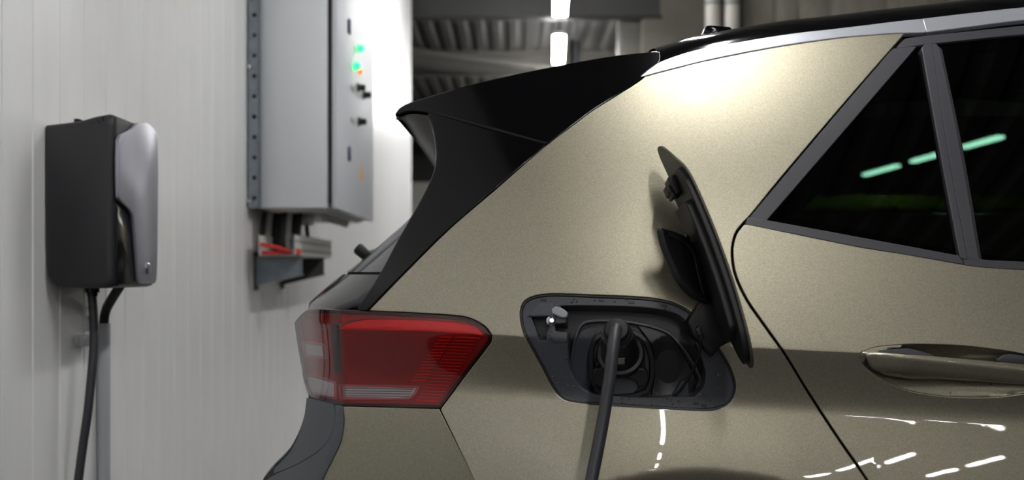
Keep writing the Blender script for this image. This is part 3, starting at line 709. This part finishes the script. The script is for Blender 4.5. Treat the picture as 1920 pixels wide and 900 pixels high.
# ---- tailgate glass and lower tailgate: crowned across the car
def rear_grid(levels, ncol=29):
    rows = []
    for (pxs, pys, off, target) in levels:
        e = ray_solve(np.array([float(pxs)]), np.array([float(pys)]), flank, off)[0]; half = CAR_Y/2-e[1]; t = np.linspace(0, half, ncol)
        lo_, hi_ = (-.1, .5) if target is not None else (.02, .02)
        for _ in range(40):
            A = (lo_+hi_)/2; u = 1-t/half; x = e[0]-A*(1-u**2.4); px = 960+F*x/(e[1]+t+CD)
            if target is None: continue
            if px.min() < target: hi_ = A
            else: lo_ = A
        a = np.stack([x, e[1]+t, np.full_like(t, e[2])], -1); b = a[::-1][1:].copy(); b[:, 1] = CAR_Y-b[:, 1]; rows.append(np.concatenate([a, b]))
    return np.array(rows)
grid_obj('rear_window', rear_grid([(826, 292, .02, 822), (820, 330, .02, 815), (800, 365, .02, 794), (784, 395, .02, 772), (764, 430, .02, 733), (742, 470, .02, 692), (720, 510, .02, 649)]), M['piano'], car)
grid_obj('tailgate_trim', rear_grid([(718, 515, .02, 642), (706, 535, .02, 622), (690, 560, .02, 598), (678, 580, .02, 580), (674, 604, .02, 576)]), M['piano'], car)
grid_obj('tailgate_seam', rear_grid([(722, 507, .03, 655), (716, 518, .03, 648)]), M['cavity'], car)
wp = at(683, 476, .9)
wpo = lathe('wiper_hub', wp, (-.75, 0, .66), [(-.03, .012), (0, .016), (.022, .017), (.028, .013)], M['dark'], car, seg=16)
tube('wiper_arm', catmull([wp+np.array([.0, .01, .0]), wp+np.array([.02, .2, .02]), wp+np.array([.04, .42, .04])], 6), .006, M['dark'], wpo, seg=8)
lathe('washer_nozzle', at(704, 491, .55)+np.array([-.004, 0, 0]), (-.75, 0, .66), [(-.02, .006), (.004, .007), (.008, .004)], M['dark'], car, seg=10)
# lower tailgate, bumper behind the corner
lower = [(556, 606, .01, None), (560, 640, .01, None), (568, 685, .01, None), (577, 730, .01, None), (579, 745, .01, None)]
grid_obj('tailgate', rear_grid(lower), M['piano'], car)
bl = [(578, 746, .006, None), (573, 780, .006, None), (561, 812, .006, None), (540, 848, .006, None), (516, 872, .006, None), (495, 895, .006, None), (482, 930, .006, None), (474, 1000, .006, None), (474, 1200, .006, None), (500, 1330, .006, None)]
grid_obj('rear_bumper', rear_grid(bl), M['greyplastic'], car)
TUCK = lambda px, py: .00014*np.maximum(0, py-765)*np.clip((1400-py)/400, 0, 1)
panel('bumper_corner', [(575, 746), (600, 752), (625, 758.5), (627.5, 775), (623, 803), (610, 830), (586, 852), (545, 876), (510, 890), (512, 872), (536, 850), (557, 815), (570, 780)], M['greyplastic'], car, SIDE(.001, TUCK), step=6., edge=5., rim=.01)
panel('bumper_blade', [(628, 760), (640, 761.5), (642, 790), (635, 830), (618, 866), (601, 900), (588, 940), (578, 1000), (575, 1330), (478, 1330), (474, 1000), (480, 930), (484, 912), (512, 893), (546, 878), (588, 854), (612, 831), (625, 803), (629.5, 775)], M['greyplastic'], car, SIDE(-.003, TUCK), step=8., edge=5., rim=.01)
panel('bumper_side', [(644, 763.5), (729, 766), (822, 768.5), (888, 904), (921, 987), (946, 1061), (961, 1195), (965, 1330), (579, 1330), (582, 1000), (592, 940), (605, 900), (622, 866), (639, 830), (646, 790)], PAINT, car, SIDE(0, TUCK), step=9., rim=.014, roll=.002)
# ---- tail lamp
lamp = panel('tail_lamp', LAMP_OUT, M['redback'], car, SIDE(.016), step=8., rim=.02, roll=.001, label='dark red tail lamp')
LO = np.array(outline(LAMP_OUT, 6.))
panel('lamp_bezel', offset_loop(LO, .5), M['lampdark'], lamp, SIDE(.003), holes=[offset_loop(LO, -4.)], raw=True, step=6., rim=.012, roll=.001)
panel('lens', LO, REDLENS, lamp, SIDE(.0), raw=True, step=7., rim=.003, extra=crease_pts, holes=[outline([(638.5, 723), (700, 724), (782, 726.5), (777, 736), (765, 745.5), (700, 746), (640, 745)], 6.), outline([(572, 704), (600, 710), (626, 718), (627, 746), (600, 741), (578, 733)], 6.), outline([(568, 643.5), (604, 648.5), (607, 669.5), (572, 666)], 6.)], roll=.0015, label='red lens')
panel('lens_window', [(638.5, 723), (700, 724), (782, 726.5), (777, 736), (765, 745.5), (700, 746), (640, 745)], CLEARLENS, lamp, SIDE(.0), rim=.003, roll=.0008)
panel('lens_window', [(572, 704), (600, 710), (626, 718), (627, 746), (600, 741), (578, 733)], CLEARLENS, lamp, SIDE(.0), rim=.003, roll=.0008)
panel('lens_window', [(568, 643.5), (604, 648.5), (607, 669.5), (572, 666)], CLEARLENS, lamp, SIDE(.0), rim=.003, roll=.0008)
panel('light_guide', [(636, 617), (660, 606), (690, 601), (800, 602.5), (865, 608), (893, 616), (906, 629), (890, 626), (804, 620.5), (720, 618.5)], M['redbar'], lamp, SIDE(.008), step=7., rim=.008, roll=.002)
panel('upper_guide', [(585, 603), (600, 590), (690, 589), (800, 593), (868, 600), (850, 602), (700, 597), (640, 605), (620, 615), (590, 612)], M['redback'], lamp, SIDE(.012), step=7., rim=.004, roll=.001)
wbar = panel('turn_signal', [(634, 721), (700, 722.5), (786, 725), (779, 738), (767, 748), (700, 748.5), (636, 748)], M['white_lens'], lamp, SIDE(.012), step=6., rim=.006, label='white indicator strip')
for k in range(4):
    panel('ridge', [(640, 726.5+4.6*k), (775-2.5*k, 729+4.4*k), (774-2.5*k, 730.6+4.4*k), (640, 728.3+4.6*k)], M['greytab'], wbar, SIDE(.0105), rim=.0015, roll=.0004)
panel('reversing_lamp', [(566, 700), (600, 707), (630, 716), (631, 749), (600, 744), (574, 736)], M['white_lens'], lamp, SIDE(.012), step=6., rim=.006)
panel('reflector', [(564, 640), (607, 645), (611, 673), (568, 670)], M['white_lens'], lamp, SIDE(.012), step=6., rim=.006)
panel('divider', [(621, 606), (631, 612), (632, 700), (627, 700)], M['lampdark'], lamp, SIDE(.006), rim=.012, roll=.0006)
def slats(name, n, tl, tr, bl_, br, hgt, m, off):
    V = []; Fs = []
    for i in range(n):
        f_ = i/(n-1); a_ = np.array(tl)*(1-f_)+np.array(bl_)*f_; b_ = np.array(tr)*(1-f_)+np.array(br)*f_
        xs = np.linspace(a_[0], b_[0], 7); ys = np.linspace(a_[1], b_[1], 7); fn0 = SIDE(off); fn1 = SIDE(off+.006)
        top = fn0(xs, ys); bot = fn0(xs, ys+hgt); tb = fn1(xs, ys); bb = fn1(xs, ys+hgt); k = len(V)
        for j in range(7): V += [top[j], bot[j], tb[j], bb[j]]
        for j in range(6):
            q = k+4*j; Fs += [[q, q+4, q+5, q+1], [q, q+2, q+6, q+4], [q+1, q+5, q+7, q+3]]
    return mesh_obj(name, V, Fs, m, lamp, smooth=False, kind='stuff')
slats('prism_slats', 21, (852, 631), (900, 633), (781, 749), (822, 751), 2.4, M['redslat'], .010)
slats('prism_slats_inner', 15, (824, 631), (848, 631), (771, 712), (800, 712), 2.4, M['redbar'], .010)
# ---- charging port recess
OPL = np.array(outline(OPENING, 6.))
CAV = [(1046, 572), (1080, 571), (1125, 571.5), (1180, 573), (1228, 577), (1262, 584), (1281, 594), (1293, 610), (1309, 648), (1321, 684), (1325, 702), (1320, 727), (1303, 746), (1211, 747.5), (1121, 741.5), (1092, 731), (1073, 709), (1064, 686), (1062, 640), (1061, 625), (1040, 622), (1038, 606), (1060, 604), (1060, 588)]
POCKET = [(994, 592), (1036, 592), (1036, 604), (1028, 622), (1026, 640), (1010, 642), (1003, 618)]
port = panel('charge_port', offset_loop(OPL, 1.), M['portplastic'], car, SIDE(.007), holes=[np.array(outline(CAV, 5.)), np.array(outline(POCKET, 5.))], raw=True, step=8., rim=.006, hole_rim=.058, roll=.002, label='charcoal charging port recess wet with drops')
panel('port_seal', offset_loop(OPL, .2), M['portdark'], port, SIDE(.004), holes=[offset_loop(OPL, -5.)], raw=True, step=6., rim=.006, roll=.002)
panel('port_floor', offset_loop(np.array(outline(CAV, 5.)), 6.), M['portdark'], port, SIDE(.060), raw=True, step=10., rim=.002)
panel('pocket_floor', offset_loop(np.array(outline(POCKET, 5.)), 4.), M['portdark'], port, SIDE(.032), raw=True, step=10., rim=.002)
# dish around the socket: outer ring, left plate, right bowl
DISH = [(1068, 705), (1071, 668), (1076, 640), (1085, 613), (1098, 602), (1134, 599), (1188, 603), (1250, 620), (1276, 644), (1304, 686), (1316, 712), (1305, 738), (1280, 746), (1211, 746), (1120, 740), (1090, 730)]
DL = np.array(outline(DISH, 5.)); panel('dish_ring', DL, M['portplastic'], port, SIDE(.044), holes=[offset_loop(DL, -3.)], raw=True, step=6., rim=.016, roll=.0012, hole_rim=.014)
panel('dish_plate', [(1075, 700), (1080, 655), (1090, 626), (1103, 617), (1126, 615), (1114, 630), (1106, 650), (1104, 690), (1108, 715), (1117, 738), (1095, 729), (1082, 717)], M['portplastic'], port, SIDE(.046, lambda px, py: .0003*(px-1075)), step=6., rim=.01, roll=.003)
panel('dish_bowl', [(1196, 609), (1248, 627), (1268, 646), (1292, 690), (1304, 714), (1296, 736), (1270, 743), (1222, 743), (1230, 716), (1232, 680), (1222, 645), (1208, 624)], M['portdark'], port, SIDE(.050, lambda px, py: .014*np.clip(1-((px-1255)/45)**2-((py-688)/60)**2, 0, 1)), step=6., rim=.008, roll=.002)
RING = [(1106, 668), (1111, 644), (1122, 628), (1142, 619), (1185, 620), (1205, 630), (1216, 646), (1225, 676), (1224, 712), (1215, 736), (1190, 744), (1135, 742), (1117, 735), (1108, 712)]
RL = np.array(outline(RING, 5.)); panel('socket_ring', RL, M['portdark'], port, SIDE(.036), holes=[offset_loop(RL, -5.)], raw=True, step=6., rim=.02, roll=.0025, hole_rim=.02)
panel('socket_plate', offset_loop(RL, -5.), M['portplastic'], port, SIDE(.046), raw=True, step=6., rim=.01)
panel('socket_flange', [(1120, 690), (1124, 650), (1140, 632), (1185, 632), (1203, 650), (1208, 690)], M['portdark'], port, SIDE(.040), step=6., rim=.01, roll=.003)
panel('inlet_cover', [(1117, 694), (1160, 692), (1207, 694), (1213, 703), (1213, 716), (1206, 723), (1198, 722), (1195, 714), (1180, 708.5), (1150, 708.5), (1137, 716), (1133, 724), (1124, 723), (1115, 715), (1114, 700)], M['portdark'], port, SIDE(.018), step=5., edge=4., rim=.022, roll=.003)
panel('inlet_cover', [(1138, 718), (1150, 711), (1182, 711), (1194, 717), (1195, 728), (1186, 736), (1150, 738), (1132, 735)], M['portplastic'], port, SIDE(.026), step=5., edge=4., rim=.016, roll=.003)
panel('wedge', [(1280, 716), (1290, 718), (1290, 747), (1259, 747), (1270, 733)], M['portplastic'], port, SIDE(.03), rim=.02)
# latch parts
panel('latch_tab', [(1037, 580), (1042, 577), (1054, 581), (1062, 587), (1061, 592), (1055, 593), (1043, 588), (1037, 585)], M['greytab'], port, SIDE(-.004), step=4., edge=3., rim=.014, roll=.003, label='light grey latch tab')
panel('latch_housing', [(1000, 580), (1010, 571), (1034, 570), (1042, 590), (994, 591)], M['portplastic'], port, SIDE(-.0), step=5., edge=4., rim=.012, roll=.003)
lathe('latch_bolt', at(1033, 603, .045), (0, -1, .1), [(0, .007), (.02, .007), (.022, .010), (.028, .010), (.030, .006), (.042, .0055), (.044, .004)], M['chrome'], port, seg=14)
panel('latch_step', [(1028, 624), (1061, 624), (1062, 640), (1040, 641)], M['portplastic'], port, SIDE(.004), rim=.01, roll=.002)
for px, py in ((1019, 562), (1128, 563), (1184, 567), (1246, 572.5), (1320, 760), (1305, 757)):
    panel('clip', [(px-5, py-1.8), (px+5, py-1.4), (px+5, py+1.8), (px-5, py+1.6)], M['portdark'], port, SIDE(.0055), rim=.002, edge=3., step=5., roll=.0006)
def drops():
    V = []; Fs = []; pts = []
    cavl = np.array(outline(CAV, 5.)); pk = np.array(outline(POCKET, 5.)); inn = offset_loop(OPL, -5.)
    while len(pts) < 95:
        q = np.array([[RNG.uniform(975, 1382), RNG.uniform(550, 770)]])
        if inside(inn, q)[0] and not inside(cavl, q)[0] and not inside(pk, q)[0]: pts.append((q[0], .007))
    for q in [(1216, 762), (1222, 759), (1232, 762), (1188, 757), (1200, 758), (1204, 760), (1092, 741), (1099, 744), (1118, 747), (1166, 755), (1172, 756), (1052, 697), (1047, 718)]: pts.append((np.array(q), .007))
    for q in [(1858, 722), (1845, 724), (1772, 730), (1782, 737), (1768, 737), (1828, 722), (1872, 733), (1857, 718)]: pts.append((np.array(q), .036*max(0, 1-((q[0]-1807)/198)**2-((q[1]-693)/53)**2)**.75*min(1.3, max(.55, 1.25-.012*(q[1]-670)))+.002))
    for q, off in pts:
        c = ray_solve(np.array([q[0]]), np.array([q[1]]), flank, off)[0]; r = RNG.choice([.0010, .0015, .002, .0026], p=[.35, .35, .2, .1]); k = len(V)
        V.append(c+np.array([0, -r*.75, 0]))
        for lat, rr in ((.45, .72), (0, 1.)):
            for s in range(8): V.append(c+np.array([r*rr*math.cos(s*math.pi/4), -r*lat*1.2, r*rr*1.15*math.sin(s*math.pi/4)]))
        for s in range(8):
            s2 = (s+1) % 8; Fs += [[k, k+1+s2, k+1+s], [k+1+s, k+1+s2, k+9+s2, k+9+s]]
    mesh_obj('water_drops', V, Fs, M['water'], port, smooth=True, kind='stuff', label='small water drops')
drops()
# ---- opened flap (rigidly swung copy of the opening's outline)
FR = np.array([[.3171, -.9468, .0559], [-.111, .0215, .9936], [-.9419, -.3212, -.0983]]); FC = np.array([.22, 0, .912]); FT = np.array([.1302, -.0688, .1853])
U_, _, Vt_ = np.linalg.svd(FR); FR = U_@Vt_
F_IN = FR@np.array([0, 1., 0])
def flap_fn(off=0.):
    def f(px, py):
        px = np.asarray(px, float); py = np.asarray(py, float)
        X = (px-960)/1000; Z = CZ+(512-py)/1000; u = np.clip((px-975)/405, 0, 1)
        Y = -.016*(1-(2*u-1)**2)+.003+off
        L = np.stack([(X-FC[0])*1.09, Y+0*X, Z-FC[2]], -1)
        return L@FR.T+FC+FT
    return f
def flap_inv(pts, off):
    out = []
    for px, py in pts:
        d = np.array([(px-960)/F, 1., (512-py)/F]); o_ = np.array([0, -CD, CZ]); Y = -.008+off; q = (px, py)
        for _ in range(8):
            n_ = F_IN; p0 = FC+FT+F_IN*Y; t_ = n_.dot(p0-o_)/n_.dot(d); P = o_+d*t_; L = FR.T@(P-FC-FT)
            cp = (L[0]/1.09+FC[0])*1000+960; cq = 512-(L[2]+FC[2]-CZ)*1000; u = min(1, max(0, (cp-975)/405)); Y = -.016*(1-(2*u-1)**2)+.003+off
        out.append((cp, cq))
    return out
FLO = offset_loop(OPL, -3.)
flap = panel('charge_flap', FLO, PAINT, car, flap_fn(.0), raw=True, step=10., rim=.0, ref=-F_IN, label='opened champagne charging flap seen from its black inner side')
panel('flap_inner_skin', FLO, M['flapinner'], flap, flap_fn(.004), raw=True, step=10., rim=.004, ref=F_IN, roll=.0008)
LIN = offset_loop(OPL, -13.); LIN = LIN[LIN[:, 0] > 1034]
panel('flap_lining', outline([tuple(p) for p in LIN[::3]], 7.), M['flapblack'], flap, flap_fn(.014), raw=True, step=10., rim=.010, ref=F_IN, roll=.002)
LI2 = offset_loop(OPL, -34.); LI2 = LI2[(LI2[:, 0] > 1090) & (LI2[:, 0] < 1330)]
panel('lining_rib', outline([tuple(p) for p in LI2[::4]], 7.), M['flapblack'], flap, flap_fn(.026), raw=True, step=10., rim=.014, ref=F_IN, roll=.003)
def fpt(px, py, off): return flap_fn(off)(np.array([px]), np.array([py]))[0]
# latch block on the flap's tip
lb = np.array(flap_inv([(1262, 352)], .02)[0])
def flap_block(name, c, su, sv, o0, o1, m, bevel=.002):
    bm = bmesh.new(); pts = [fpt(c[0]+a*su, c[1]+b*sv, o0) for a, b in ((-1, -1), (1, -1), (1, 1), (-1, 1))]
    add_prism(bm, pts, F_IN*(o1-o0), bevel); return bm_obj(name, bm, m, flap, smooth=True)
flap_block('flap_latch', lb, 16, 34, .012, .026, M['flapblack']); flap_block('flap_latch_hook', lb+np.array([4, 0]), 8, 20, .026, .036, M['flapblack'])
flap_block('flap_latch_hook', lb+np.array([14, 4]), 5, 24, .026, .033, M['flapblack'])
# inner weather cap held by the flap
CAP = [(1240, 429), (1276, 441), (1299, 457), (1310, 475), (1318, 510), (1333, 567), (1303, 554), (1277, 526), (1262, 495), (1247, 459)]
capf = FIT((1240, 429, -.085), (1333, 567, -.045), (1310, 460, -.04))
cap = panel('weather_cap', CAP, M['flapblack'], flap, capf, step=5., edge=4., rim=.010, roll=.003)
CL = np.array(outline(CAP, 4.))
panel('cap_rim', offset_loop(CL, -2.), M['portdark'], cap, lambda px, py: capf(px, py)+np.array([0, -.004, 0]), holes=[offset_loop(CL, -9.)], raw=True, step=5., rim=.004, roll=.0015)
panel('cap_seal', [(1288, 446), (1296, 432), (1306, 436), (1316, 462), (1323, 500), (1318, 510), (1310, 474), (1300, 457)], M['flapblack'], flap, FIT((1288, 446, -.03), (1318, 510, -.03), (1306, 436, -.02)), step=5., edge=4., rim=.012, roll=.004)
# hinge arm and tether
hinge = prism('hinge_arm', [at(px, py, -.035) for px, py in ((1316, 566), (1305, 580), (1289, 606), (1298, 628), (1318, 652), (1336, 672), (1349, 652), (1372, 640), (1396, 634), (1391, 606), (1376, 578), (1345, 566))], (0, .075, 0), M['flapblack'], car, bevel=.006, seg=3)
prism('hinge_lug', [at(px, py, -.043) for px, py in ((1353, 604), (1364, 600), (1376, 624), (1366, 630))], (0, .012, 0), M['flapblack'], hinge, bevel=.002)
prism('hinge_lug', [at(px, py, -.041) for px, py in ((1304, 616), (1312, 610), (1322, 634), (1312, 640))], (0, .012, 0), M['portdark'], hinge, bevel=.002)
tube('tether', catmull([at(1310, 628, -.04), at(1314, 645, -.035), at(1309, 672, -.02), at(1296, 700, .0), at(1278, 728, .02), at(1262, 744, .03)], 8), .0026, M['flapblack'], car, seg=8)
prism('hinge_bracket', [at(px, py, .012) for px, py in ((1336, 668), (1350, 652), (1366, 690), (1352, 700), (1330, 690))], (0, .05, 0), M['portdark'], car, bevel=.003)

# ---- wheel, underbody, far side
wh = lathe('tyre', (.34, .30, .338), (0, -1, 0), [(0, .25), (0, .31), (.02, .33), (.06, .337), (.14, .337), (.185, .32), (.205, .29), (.205, .25)], M['tyre'], car, seg=48)
lathe('wheel_rim', (.34, .28, .338), (0, -1, 0), [(0, .245), (.18, .245), (.186, .235), (.14, .22), (.13, .06), (.15, .04)], M['rim'], wh, seg=40)
for k in range(5):
    a_ = 2*math.pi*k/5; d_ = Vector((math.cos(a_), 0, math.sin(a_))); s_ = Vector((-math.sin(a_), 0, math.cos(a_))); o_ = Vector((.34, .098, .338))
    prism('spoke', [o_+d_*.03+s_*.03, o_+d_*.235+s_*.018, o_+d_*.235-s_*.018, o_+d_*.03-s_*.03], (0, .03, 0), M['rim'], wh, bevel=.004)
for x in (.34,): lathe('far_tyre', (x, CAR_Y-.12, .338), (0, -1, 0), [(0, .25), (0, .31), (.02, .33), (.185, .33), (.205, .29), (.205, .25)], M['tyre'], car, seg=32)
box('underbody', (-.40, .34, .2), (2.2, 1.47, .62), M['interior'], car, bevel=.02)
box('cabin_floor', (.72, .30, .62), (2.2, 1.5, .88), M['interior'], car, bevel=.02)
# far flank with its window opening
def far_side():
    XS = lambda pts: [(x, CAR_Y-.16, z) for x, z in pts]
    prism('far_flank', XS([(-.34, .3), (2.25, .3), (2.25, 1.27), (.75, 1.27), (-.34, .98)]), (0, .1, 0), PAINT, car, bevel=.01)
    prism('far_pillar', XS([(-.34, .97), (.75, 1.2), (.93, 1.2), (1.2, 1.455), (1.22, 1.5), (.15, 1.46), (-.1, 1.33)]), (0, .06, 0), M['interior'], car, bevel=.005)
    y_ = CAR_Y-.095
    mesh_obj('far_window', [(.7, y_, 1.15), (2.3, y_, 1.15), (2.3, y_, 1.62), (.7, y_, 1.62)], [[0, 1, 2, 3]], GLASS, car, smooth=False)
far_side()

# ------------------------------------------------------------------ charging cable with its plug
cbl = thing('charging_cable', (.1, -.2, 0), 'thick dark grey charging cable with black plug in the car port', 'cable')
B = at(1163, 664, .03); H = at(1156.5, 622, -.075); ax = (H-B)/np.linalg.norm(H-B); LN = np.linalg.norm(H-B)
plug = lathe('plug', B-ax*.01, ax, [(0, .045), (.012, .045), (.016, .043), (.018, .037), (.03, .0355), (LN*.6, .034), (LN*.85, .030), (LN*.95, .0275), (LN+.004, .0265), (LN+.008, .023)], M['portdark'], cbl, seg=32)
lathe('cable_collar', B-ax*.01+ax*(LN*.90), ax, [(0, .029), (.004, .0295), (.012, .0285), (.014, .026)], M['collar'], plug, seg=10, label='worn metal hexagonal collar')
lathe('strain_relief', H+ax*.0, ax, [(-.004, .0225), (.010, .0225), (.014, .020), (.016, .013)], M['dark'], plug, seg=24)
st = at(1170, 677, -.02); sn = plug
panel('blank_sticker', [(1156, 672), (1171, 672), (1171, 683), (1156, 683)], M['sticker'], plug, FIT((1163, 647, -.092), (1163, 699, -.004), (1180, 673, -.046)), rim=.001, roll=.0003, edge=4., step=6., label='blank grey sticker')
kp = [H+ax*.004, H+ax*.022+np.array([-.0005, 0, -.004]), at(1152, 634, -.115), at(1148.5, 662, -.13), at(1143, 710, -.14), at(1133, 775, -.15), at(1121, 840, -.165), at(1109, 900, -.18), at(1096, 970, -.20)]
kp += [np.array(v) for v in ((.10, -.26, .32), (.04, -.27, .12), (-.06, -.22, .03), (-.25, -.10, .0125), (-.55, .1, .0125), (-.82, .35, .0125), (-.98, .55, .02), (-1.06, .64, .10), (-1.085, .68, .3))]
dn = [at(143, 930, .72), at(147, 900, .72), at(155, 840, .725), at(165, 770, .73), at(172, 700, .74), at(176, 650, .75), at(175.5, 600, .755), at(173, 556, .76), at(173, 535, .76)]
tube('cable', catmull(kp+[np.array((-1.10, .70, .50))]+dn, 10), .0112, M['cable'], cbl, seg=16)
